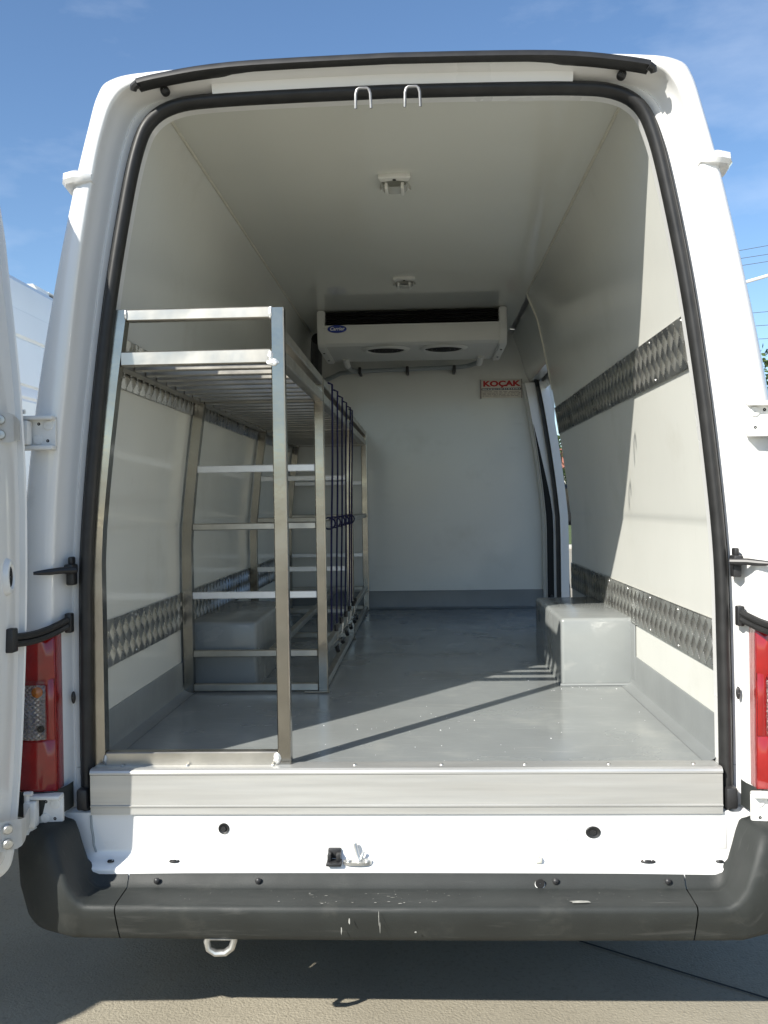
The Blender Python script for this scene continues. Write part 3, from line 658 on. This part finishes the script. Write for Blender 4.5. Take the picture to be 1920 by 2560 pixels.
# rear doors, swung right round to stand out sideways
def door(s, ang):
    hp = Vector((s * .901, -.130))
    d = Vector((s * math.sin(ang), -math.cos(ang)))          # from hinge edge to free edge
    n = Vector((-s * math.cos(ang), -math.sin(ang)))          # inner face normal (towards the opening)
    hz = [(.150, .490), (.095, .503), (.060, .53), (.045, .57), (.034, .66), (.022, .80), (.013, .95), (.004, 1.15), (.0, 1.38), (.003, 1.55), (.011, 1.71), (.030, 1.93), (.042, 2.06), (.075, 2.25), (.12, 2.345), (.21, 2.415), (.42, 2.44)]
    hz = cr(hz, 3)
    wid = .80
    def P(u, w, z): q = hp + d * u + n * w; return (q.x, q.y, z)
    ol = [(p.x, p.y) for p in hz] + [(wid - .03, 2.446), (wid, 2.42), (wid, .52), (wid - .03, .49)]
    cu = sum(p[0] for p in ol) / len(ol); cz = 1.45
    def ins(k): return [(u + k * (1 - 2 * u / wid), z + k * math.copysign(min(1, abs((1.48 - z) / .95)) ** 8, 1.48 - z)) for u, z in ol]
    rows = []
    for k, w in ((.30, -.003), (.02, -.003), (-.013, -.001), (-.016, .004), (-.013, .008), (.0, .009), (.0, .138), (.008, .158), (.02, .163), (.09, .163), (.10, .14), (.30, .14)):
        rows.append([P(u, w, z) for u, z in ins(k)])
    bm = bmesh.new(); vr = loft(bm, rows, close_v=True); bm.faces.new(vr[0]); bm.faces.new(vr[-1][::-1])
    dr = fin('rear_door', bm, 'white', van, smooth=40); dr['label'] = 'left rear door swung open' if s < 0 else 'right rear door swung open'
    ring = [(.016 * math.cos(a), .030 * math.sin(a)) for a in [2 * math.pi * k / 16 for k in range(16)]]
    bm = bmesh.new(); loft(bm, [[P(-h, .085 + u * f, 1.225 + v * f) for u, v in ring] for f, h in ((1.5, -.004), (1.3, .010), (1.0, .011), (.8, .004), (.1, .0035))], close_v=True); fin('stop_receiver', bm, 'white', dr)
    bm = bmesh.new(); loft(bm, [[P(-h, .085 + u * f, 1.225 + v * f) for u, v in ring] for f, h in ((.85, .0045), (.8, .007), (.05, .007))], close_v=True); fin('stop_hole', bm, 'dark', dr)
    for z0, z1 in ((1.535, 1.602), (.592, .672)):
        zc = (z0 + z1) / 2
        bm = bmesh.new(); ring_ = []
        for x, y, h in ((.918, -.248, .034), (.884, -.222, .034), (.878, -.212, .031), (.880, -.190, .027), (.893, -.150, .024), (.905, -.110, .022), (.912, -.085, .022), (.905, -.062, .022)):
            ring_.append([(s * x, y, zc - h), (s * x, y, zc + h)])
        loft(bm, ring_); bmesh.ops.solidify(bm, geom=bm.faces[:], thickness=.007)
        fin('hinge_leaf', bm, 'hinge', dr, smooth=30)
        fd = Vector((-s * .026, -.034)).normalized(); td = Vector((-fd.y * s, fd.x * s))
        for dz in (-.017, .017):
            bm = bmesh.new(); rr_ = [(math.cos(a), math.sin(a)) for a in [2 * math.pi * k / 14 for k in range(14)]]
            c0 = Vector((s * .901, -.235))
            loft(bm, [[((c0 + fd * w + td * c_ * r_).x, (c0 + fd * w + td * c_ * r_).y, zc + dz + s_ * r_) for c_, s_ in rr_] for r_, w in ((.012, .002), (.012, .008), (.009, .012), (.001, .0125))], close_v=True); fin('bolt', bm, 'steel', dr)
    bm = bmesh.new(); t0 = [P(.30, .15, 1.15), P(.34, .18, 1.15), P(.62, .18, 1.15), P(.66, .15, 1.15)]; tube(bm, t0, .012, 8); fin('pull_handle', bm, 'black', dr)
    bm = bmesh.new(); loft(bm, [[P(.801, w, z) for w in (.03, .09)] for z in (1.0, 1.16)]); fin('lock_plate', bm, 'steel', dr)
    return dr
door(-1, R(88)); door(1, R(88))

# ------------------------------------------------------------------ storage rack
rack = thing('storage_rack', 'welded aluminium tube rack with slatted top shelf along the left wall inside the van', 'rack', (-.55, 1.75, FZ))
XR0, XR1 = -.318, -.284
FY = [.036, .952, 2.245, 3.452]
TH = .033
def lx(z): return -(interp(W, z) - .010)
def bar(name, x0, x1, y0, y1, z0, z1, m='alu', bev=.0025):
    bm = bmesh.new(); c = Vector(((x0 + x1) / 2, (y0 + y1) / 2, (z0 + z1) / 2))
    box(bm, x0 - c.x, x1 - c.x, y0 - c.y, y1 - c.y, z0 - c.z, z1 - c.z, bev, seg=1)
    o = fin(name, bm, m, None, smooth=0, loc=c); o.parent = rack; o.matrix_parent_inverse = wmat(rack).inverted(); return o
for i, y in enumerate(FY):
    ztop = 1.888 if i == 0 else 1.838
    bar('post', XR0, XR1, y, y + TH, FZ + .001, ztop, 'alu_post')
    bm = bmesh.new(); zz = [FZ + .001, 1.0, 1.24, 1.33, 1.42, 1.55, 1.7, 1.82] + ([1.888] if i == 0 else [])
    loft(bm, [[(lx(z), y, z), (lx(z) + .034, y, z), (lx(z) + .034, y + TH, z), (lx(z), y + TH, z)] for z in zz], close_v=True)
    fin('wall_post', bm, 'alu_post', rack, smooth=20)
    bar('shelf_beam', lx(1.76) + .034, XR0, y + .001, y + TH - .001, 1.745, 1.781)
    if i == 0:
        bar('top_rail', lx(1.87) + .034, XR0, y + .001, y + TH - .001, 1.860, 1.889)
        bar('foot_rail', lx(.73) + .034, XR0, y + .001, y + TH - .001, FZ + .0015, FZ + .036)
    else:
        for z, h, m in ((1.513, .026, 'alu_bright'), (1.307, .024, 'alu'), (1.062, .026, 'alu_bright'), (.853, .024, 'alu'), (.732, .026, 'alu')):
            bar('cross_bar', lx(z) + .034, XR0, y + .004, y + (.010 if m == 'alu_bright' else .026), z - h / 2, z + h / 2, m)
        bar('foot_plate', XR0 - .05, XR1 + .008, y - .018, y - .001, FZ + .0012, FZ + .006, 'alu')
segs = [(FY[i] + TH, FY[i + 1]) for i in range(3)]
for k, (a, b) in enumerate(segs):
    bar('shelf_rail', XR0 + .001, XR1 - .001, a, b, 1.746, 1.780); bar('shelf_rail', lx(1.76) + .001, lx(1.76) + .033, a, b, 1.746, 1.780)
    bar('side_rail', XR0 + .002, XR1 - .002, a, b, 1.808, 1.836)
    if k > 0:
        bar('side_rail', XR0 + .003, XR1 - .006, a, b, 1.296, 1.320); bar('side_rail', XR0 + .003, XR1 - .006, a, b, .842, .866)
        bar('base_rail', -.50, -.474, a, b, .842, .866); bar('base_rail', XR0 + .003, XR1 - .006, a, b, FZ + .005, FZ + .03)
slat_me = None
ns = 0
for k in range(32):
    y = .150 + k * .1045
    if any(abs(y + .02 - f) < .05 for f in FY[1:]): continue
    x0, x1 = lx(1.76) + .034, XR0 + .0005
    if slat_me is None:
        s0 = bar('slat', x0, x1, y, y + .026, 1.7475, 1.7765); slat_me = s0.data; loc0 = s0.location.copy(); y00 = y
    else:
        o = s0.copy(); COL.objects.link(o); o.location = loc0 + Vector((0, y - y00 + random.uniform(-.002, .002), random.uniform(-.0008, .0008)))
def weld(x, y, z, sx, sz):
    bm = bmesh.new(); bmesh.ops.create_icosphere(bm, subdivisions=2, radius=1)
    for v in bm.verts: v.co = Vector((v.co.x * .75 * sx * random.uniform(.8, 1.15), v.co.y * .004, v.co.z * .75 * sz * random.uniform(.8, 1.15))) + Vector((x, y, z))
    fin('weld_bead', bm, 'weld', rack)
fy = FY[0]
for x, z, sx, sz in ((XR0, 1.874, .007, .02), (XR0 - .002, 1.762, .010, .020), (XR0 + .004, 1.745, .022, .014), (XR0 - .001, FZ + .02, .014, .022), (lx(1.87) + .034, 1.875, .006, .018), (lx(.73) + .034, FZ + .018, .007, .018)):
    weld(x, fy, z, sx, sz)

# ------------------------------------------------------------------ elastic cords on the rack
ords = ['nearest', 'second nearest', 'third nearest', 'third from the far end', 'second from the far end', 'farthest']
for k, y in enumerate((1.22, 1.44, 1.655, 1.86, 2.07, 2.20)):
    c = thing('elastic_cord', 'dark blue elastic cord down the side of the rack, %s' % ords[k], 'cord', (-.285, y, .86), 'elastic cords on the side of the rack')
    bm = bmesh.new(); xo = XR1 + .008
    w = [(xo - .018 * (1.84 - z) + .0012 * math.sin(z * 9 + k), y - .03 * (1.84 - z) + .002 * math.sin(z * 6 + 2 * k), z) for z in [.90 + (1.84 - .90) * i / 16 for i in range(17)]]
    tube(bm, w + [(XR1 - .01, y, 1.848)], .0038, 8); fin('rope', bm, 'cord', c)
    bm = bmesh.new()
    ring = [(XR1 - .014 + .024 * math.cos(a), y + .003 * math.sin(2 * a), 1.308 + .022 * math.sin(a)) for a in [2 * math.pi * i / 14 for i in range(15)]]
    tube(bm, ring, .0032, 6, cap=False); tube(bm, [(p[0], p[1] + .008, p[2]) for p in ring], .0032, 6, cap=False); fin('knot', bm, 'cord', c)
    bm = bmesh.new(); dy = random.uniform(-.02, .02)
    tube(bm, [(xo, y, .915), (xo + .006, y + dy * .4, .895), (xo + .004, y + dy, .862), (XR1 - .012, y + dy, .836), (XR1 + .012, y + dy * 1.2 - .02, .832), (XR1 + .020, y + dy - .03, .850)], .0028, 6); fin('wire_hook', bm, 'steel', c)
    bm = bmesh.new(); tube(bm, [(xo + .004, y - .012, .835), (xo + .008, y - .03, .822)], .009, 6); tube(bm, [(xo, y, .92), (xo, y, .895)], .009, 6); fin('cord_end', bm, 'black', c)

# ------------------------------------------------------------------ refrigeration unit
AX0, AX1 = -.492, .528
ac = thing('refrigeration_unit', 'white refrigeration evaporator unit with two round fans hung from the ceiling at the front', 'cooling unit', (.018, 3.0, 2.43))
def prism_x(name, prof, x0, x1, m, parent, bev=0):
    bm = bmesh.new(); vr = loft(bm, [[(x, y, z) for y, z in prof] for x in (x0, x1)], close_v=True); bm.faces.new(vr[0][::-1]); bm.faces.new(vr[1])
    if bev: bmesh.ops.bevel(bm, geom=[e for e in bm.edges], offset=bev, segments=2, affect='EDGES')
    return fin(name, bm, m, parent, smooth=30)
prof = [(2.662, 2.348), (2.664, 2.275), (2.672, 2.252), (2.695, 2.238), (3.20, 2.232), (3.24, 2.25), (3.28, 2.30), (3.28, 2.429), (2.74, 2.429), (2.74, 2.348)]
prism_x('casing', prof, AX0 + .04, AX1 - .04, 'unit', ac)
prism_x('intake_recess', [(2.735, 2.349), (2.735, 2.4285), (2.725, 2.4285), (2.725, 2.349)], AX0 + .041, AX1 - .041, 'dark', ac)
for k in range(4):
    z = 2.358 + k * .0195; prism_x('louver', [(2.668, z), (2.672, z + .003), (2.715, z + .009), (2.715, z + .006)], AX0 + .041, AX1 - .041, 'louver', ac)
pc = [(2.652, 2.428), (2.650, 2.34), (2.655, 2.27), (2.672, 2.240), (2.70, 2.224), (3.18, 2.218), (3.25, 2.24), (3.29, 2.30), (3.29, 2.428)]
for x0, x1 in ((AX0, AX0 + .042), (AX1 - .042, AX1)):
    sc = prism_x('end_cover', pc, x0, x1, 'unit', ac, .006)
    for y, z in ((2.80, 2.221), (3.05, 2.220)):
        bm = bmesh.new(); disc(bm, ((x0 + x1) / 2, y, z), .006, .004, axis='-z', n=8); fin('screw', bm, 'black', ac)
for fx in (-.128, .190):
    bm = bmesh.new(); prof_ = [(.135, 0), (.130, .006), (.110, .012), (.102, .008), (.1, -.03), (.02, -.03)]
    loft(bm, [[(fx + math.cos(2 * math.pi * k / 32) * r, 2.80 + math.sin(2 * math.pi * k / 32) * r * .86, 2.2365 - h) for k in range(32)] for r, h in prof_[:5]], close_v=True); fan = fin('fan_ring', bm, 'unit', ac)
    bm = bmesh.new(); disc(bm, (fx, 2.80, 2.231), .101, .001, axis='-z', n=32); 
    for v in bm.verts: v.co.y = 2.80 + (v.co.y - 2.80) * .86
    fin('fan_opening', bm, 'dark', ac)
    for rr in (.04, .065, .09):
        bm = bmesh.new(); tube(bm, [(fx + rr * math.cos(a), 2.80 + rr * .86 * math.sin(a), 2.2275) for a in [2 * math.pi * k / 20 for k in range(21)]], .0012, 5, cap=False); fin('fan_guard', bm, 'black', ac)
bm = bmesh.new(); rows = []
for f, y in ((1, 2.664), (1, 2.657), (.93, 2.655), (.05, 2.655)):
    rows.append([(-.385 + .052 * f * math.cos(a), y, 2.327 + .021 * f * math.sin(a)) for a in [2 * math.pi * k / 28 for k in range(28)]])
loft(bm, rows, close_v=True); badge = fin('badge', bm, 'blue', ac); badge['label'] = 'oval blue maker badge with white lettering'
text_mesh('badge_lettering', 'Carrier', .026, Matrix.Translation((-.385, 2.6545, 2.327)) @ FACE_BACK, 'white_print', badge, .0004, .0006, 1.0, .25)
for x in (AX0 + .115, AX1 - .115):
    bm = bmesh.new(); tube(bm, [(x, 3.10, 2.24), (x, 3.14, 2.222), (x, 3.24, 2.215)], .020, 10); fin('drain_socket', bm, 'unit', ac)
dh = thing('drain_hose', 'grey drain hose running under the refrigeration unit along the front wall', 'hose', (0, 3.4, 2.2))
bm = bmesh.new()
hp_ = [(-.56, 3.50, 2.16), (-.50, 3.49, 2.18), (-.44, 3.44, 2.200), (-.36, 3.42, 2.205)] + [(-.30 + .1 * k, 3.42, 2.207 + .002 * k) for k in range(7)] + [(.36, 3.40, 2.224), (.40, 3.32, 2.226), (.413, 3.22, 2.215)]
tube(bm, hp_, .014, 10); fin('hose', bm, 'hose', dh)
bm = bmesh.new(); tube(bm, [(-.377, 3.24, 2.215), (-.37, 3.36, 2.212), (-.345, 3.42, 2.206)], .015, 10); fin('hose_branch', bm, 'hose', dh)
for x in (-.315, -.02, .27):
    bm = bmesh.new(); box(bm, x - .009, x + .009, 3.398, 3.53, 2.188, 2.230, .004); fin('clip', bm, 'black', dh)
# dark hose sleeve at the left of the unit
bm = bmesh.new(); tube(bm, [(-.53, 3.0, 2.34), (-.56, 3.2, 2.28), (-.585, 3.40, 2.20), (-.59, 3.5, 2.12)], .035, 10); tag(fin('hose_sleeve', bm, 'black', None), 'black insulated sleeve between the left wall and the refrigeration unit', 'hose')

# ------------------------------------------------------------------ maker's plate on the front wall
_pre = set(COL.objects)
sg = thing('sign_plate', "small metal maker's plate with red lettering on the front wall by the side door", 'sign', (.585, 3.525, 2.033))
bm = bmesh.new(); box(bm, .455, .712, 3.518, 3.5295, 2.033, 2.146, .001, seg=1); pl = fin('plate', bm, 'plate', sg)
bm = bmesh.new(); box(bm, .452, .460, 3.515, 3.5295, 2.030, 2.149, .001, seg=1); fin('edge_trim', bm, 'sign_grey', sg)
bm = bmesh.new(); box(bm, .7085, .714, 3.515, 3.5295, 2.030, 2.149, .001, seg=1); fin('edge_trim', bm, 'sign_grey', sg)
text_mesh('lettering', 'KOÇAK', .046, Matrix.Translation((.584, 3.5165, 2.1205)) @ FACE_BACK, 'sign_red', sg, .0008, .0022, 1.42)
bm = bmesh.new(); box(bm, .461, .708, 3.5165, 3.5175, 2.082, 2.094); fin('printed_band', bm, 'sign_black', sg)
bm = bmesh.new(); x = .466
while x < .70:
    w = random.uniform(.004, .012); box(bm, x, x + w, 3.5157, 3.5162, 2.0855, 2.0905); x += w + random.uniform(.0025, .006)
fin('small_print', bm, 'white_print', sg)
bm = bmesh.new()
for z in (2.072, 2.063, 2.054, 2.045):
    x = .466
    while x < .70:
        w = random.uniform(.005, .03); box(bm, x, min(x + w, .704), 3.5165, 3.5172, z - .0018, z + .0018); x += w + random.uniform(.003, .012)
fin('small_print', bm, 'sign_grey', sg)

for _o in set(COL.objects) - _pre:
    if _o.type == 'MESH': _o.data.transform(Matrix.Translation((-.017, 0, .002)))

# ------------------------------------------------------------------ ceiling lamps
for k, (x, y, lab) in enumerate(((-.012, .70, 'small ceiling lamp with clear cover nearest the rear doors'), (-.008, 2.03, 'small ceiling lamp just in front of the refrigeration unit'))):
    lp = thing('ceiling_lamp', lab, 'lamp', (x, y, 2.43), 'ceiling lamps in the load space')
    def arcrow(yy, z, hw, bulge): return [(x - hw + 2 * hw * i / 8, yy + bulge * math.sin(math.pi * i / 8), z) for i in range(9)]
    bm = bmesh.new()
    loft(bm, [arcrow(y - .062, 2.4295, .050, -.008), arcrow(y - .062, 2.420, .052, -.008), arcrow(y - .058, 2.416, .050, -.008), arcrow(y - .034, 2.414, .043, -.012), arcrow(y - .030, 2.4295, .043, -.012)]); fin('base', bm, 'unit', lp)
    bm = bmesh.new(); loft(bm, [arcrow(y + .056, 2.4295, .052, .008), arcrow(y + .056, 2.420, .052, .008), arcrow(y + .048, 2.414, .05, .008), arcrow(y + .030, 2.415, .045, .004), arcrow(y + .03, 2.4295, .045, .004)]); fin('end_cap', bm, 'unit', lp)
    bm = bmesh.new(); rows = []
    for yy in (y - .036, y, y + .034):
        rows.append([(x - .042, yy, 2.4295), (x - .042, yy, 2.412), (x - .034, yy, 2.402), (x - .012, yy, 2.397), (x + .012, yy, 2.397), (x + .034, yy, 2.402), (x + .042, yy, 2.412), (x + .042, yy, 2.4295)])
    loft(bm, rows); fin('cover', bm, 'lampglass', lp, smooth=60)
    for dx in (-.027, .025):
        bm = bmesh.new(); box(bm, x + dx - .005, x + dx + .005, y - .038, y + .036, 2.392, 2.412, .002); fin('rib', bm, 'unit', lp)
    bm = bmesh.new(); tube(bm, [(x - .012, y + .015, 2.407), (x + .014, y + .015, 2.407)], .007, 8); fin('bulb', bm, 'steel', lp)
    bm = bmesh.new(); disc(bm, (x, y - .052, 2.4155), .006, .003, axis='-z', n=10); fin('screw', bm, 'black', lp)

# ------------------------------------------------------------------ neighbouring van on the left
nb = thing('parked_van', 'white high-roof van parked alongside on the left, behind the open door', 'van', (-3.3, 3.0, 0))
def nsec(y, n=0):
    prof = [(-2.32, .45), (-2.28, .62), (-2.26, 1.1), (-2.26, 1.55), (-2.275, 1.60), (-2.275, 2.02), (-2.285, 2.035), (-2.28, 2.05), (-2.295, 2.10), (-2.31, 2.12), (-2.30, 2.13), (-2.33, 2.40), (-2.345, 2.415), (-2.335, 2.43), (-2.36, 2.59), (-2.378, 2.60), (-2.388, 2.70), (-2.405, 2.78), (-2.44, 2.818), (-2.60, 2.838), (-3.30, 2.86)]
    pr = [(x, y, z) for x, z in prof]; return pr + [(-6.6 - x, y, z) for x, y, z in pr[-2::-1]]
bm = bmesh.new(); vr = loft(bm, [nsec(y) for y in (-1.48, .5, 2.4, 4.2)]); bm.faces.new(vr[0]); fin('body', bm, 'truck', nb, smooth=25)
bm = bmesh.new(); vr = loft(bm, [[(x if abs(x + 3.3) < .9 or True else x, y, .45 + (z - .45) * f) for x, _, z in nsec(0)] for y, f in ((4.2, 1), (4.6, .93), (5.2, .62), (5.9, .42), (6.1, .2))]); bm.faces.new(vr[-1]); fin('cab', bm, 'truck', nb)
for s, x in ((1, -2.30), (-1, -4.30)):
    wheel(nb, x, -.3, s); wheel(nb, x, 5.2, s)
bm = bmesh.new(); box(bm, -4.3, -2.3, -1.57, -1.39, .36, .60, .04); fin('rear_bumper', bm, 'bumper', nb)
for x in (-2.42, -4.18):
    bm = bmesh.new(); box(bm, x - .07, x + .07, -1.505, -1.47, .75, 1.1, .01); fin('tail_lamp', bm, 'red', nb)
bm = bmesh.new(); box(bm, -4.1, -2.5, -1.495, -1.468, .6, 2.5, .01); box(bm, -3.303, -3.297, -1.50, -1.47, .6, 2.5); fin('rear_doors', bm, 'truck', nb)
ru = thing('roof_cooling_unit', 'white and black cooling unit on the roof of the parked van', 'cooling unit', (-3.2, 4.0, 2.75))
bm = bmesh.new()
def rr4(y0, y1, zz): return [(-2.50, y0, zz[0]), (-2.51, y1, zz[1]), (-3.9, y1, zz[1]), (-3.92, y0, zz[0])]
vr = loft(bm, [rr4(3.93, 3.74, (2.80, 2.884)), rr4(4.0, 4.0, (2.80, 2.884))], close_v=True); bm.faces.new(vr[0]); bm.faces.new(vr[1]); fin('shroud', bm, 'truck', ru)
bm = bmesh.new(); box(bm, -3.93, -2.515, 4.0, 4.7, 2.80, 2.872, .01); fin('condenser', bm, 'black', ru)
bm = bmesh.new(); box(bm, -3.93, -2.50, 3.98, 4.72, 2.8735, 2.8845, .004); fin('lid', bm, 'truck', ru)

# ------------------------------------------------------------------ distance: lamp post, cables, trees, houses
lpz = thing('street_lamp', 'white street lamp whose long arm shows beside the right edge of the van', 'street lamp', (7.6, 13.4, 0))
bm = bmesh.new(); tube(bm, [(7.6, 13.4, 0), (7.6, 13.4, 3), (7.6, 13.4, 5.6)], .07, 12, radii=[.09, .075, .055]); fin('pole', bm, 'lampost', lpz)
bm = bmesh.new(); tube(bm, [(7.6, 13.4, 5.55), (6.6, 13.4, 5.29), (5.2, 13.4, 4.91), (4.2, 13.4, 4.64)], .028, 8); fin('arm', bm, 'lampost', lpz)
bm = bmesh.new(); box(bm, 3.6, 4.25, 13.3, 13.5, 4.5, 4.62, .04, seg=3); fin('lamp_head', bm, 'lampost', lpz)
def u2w(px, py, y):
    d = right * ((px - 960) / FPX) - up * ((py - 1280) / FPX) + fwd; t = (y - CAM.y) / d.y; return CAM + d * t
names = ['topmost', 'second from the top', 'third from the top', 'fourth from the top', 'fifth from the top', 'lowest']
for k, (ya, yb) in enumerate(((628, 612), (648, 634), (666, 652), (786, 778), (818, 812), (850, 846))):
    a = u2w(1840, ya, 70); b = u2w(1930, yb, 70); dd = (b - a)
    p0 = a - dd * 6; p1 = b + dd * 8; bm = bmesh.new(); pts = []
    for i in range(25):
        t = i / 24; p = p0.lerp(p1, t); pts.append(p)
    tube(bm, pts, .022, 5); tag(fin('power_cable', bm, 'wire', None), 'thin dark power cable right of the van, %s' % names[k], 'cable', 'power cables against the sky')
def tree(x, y, h, rad, label, seed, n=1500, group='trees beyond the yard'):
    random.seed(seed)
    t = thing('tree', label, 'tree', (x, y, .2), group)
    bm = bmesh.new(); tube(bm, [(x, y, .1), (x + .1, y, h * .3), (x + .05, y + .1, h * .6), (x, y, h * .85)], .2, 8, radii=[.03 * h, .022 * h, .014 * h, .004 * h])
    for k in range(7):
        a = k * 2.4; z = h * (.32 + .06 * k); q = rad * .75
        tube(bm, [(x, y, z), (x + math.cos(a) * q * .5, y + math.sin(a) * q * .5, z + h * .08), (x + math.cos(a) * q, y + math.sin(a) * q, z + h * .14)], .05, 5, radii=[.011 * h, .007 * h, .002 * h])
    fin('trunk', bm, 'bark', t)
    bm = bmesh.new(); cl = []
    for _ in range(26):
        a = random.uniform(0, 6.28); e = random.uniform(-.8, 1.0); q = rad * random.uniform(.35, .95)
        cl.append((x + math.cos(a) * q * math.sqrt(1 - min(1, e * e) * .7), y + math.sin(a) * q * .9, h * .66 + e * h * .30, rad * random.uniform(.22, .42)))
    for _ in range(n):
        cx_, cy_, cz_, cr_ = random.choice(cl); v = Vector((random.gauss(0, 1), random.gauss(0, 1), random.gauss(0, 1))).normalized() * cr_ * random.uniform(.6, 1.05)
        c = Vector((cx_, cy_, cz_)) + v; s = random.uniform(.10, .22) * (rad / 2.4)
        u = Vector((random.gauss(0, 1), random.gauss(0, 1), random.gauss(0, 1))).normalized(); w = u.orthogonal().normalized()
        bm.faces.new([bm.verts.new(c + u * s), bm.verts.new(c + w * s * .5), bm.verts.new(c - u * s), bm.verts.new(c - w * s * .5)])
    fin('crown', bm, 'leaf', t, smooth=0, recalc=False)
tree(17.0, 40, 8.0, 2.6, 'green tree at the right edge of the picture behind the van', 3, 2600)
tree(9.5, 62, 5.6, 2.6, 'low green tree seen through the open side door', 5)
tree(14.5, 66, 6.4, 2.9, 'taller green tree seen through the side door opening', 6)
hs = thing('far_house', 'pale house with red roof far beyond the yard', 'house', (18, 85, 0))
bm = bmesh.new(); box(bm, 8, 28, 82, 92, 0, 4.2); fin('wall', bm, 'render_wall', hs)
prism_x('roof', [(81.4, 4.2), (87, 6.6), (92.6, 4.2)], 7.5, 28.5, 'rooftile', hs)
for x in (10.5, 14, 17.5, 21, 24.5):
    bm = bmesh.new(); box(bm, x, x + 1.3, 81.95, 82.0, 1.4, 2.9); wnd = fin('window', bm, 'glass', hs)
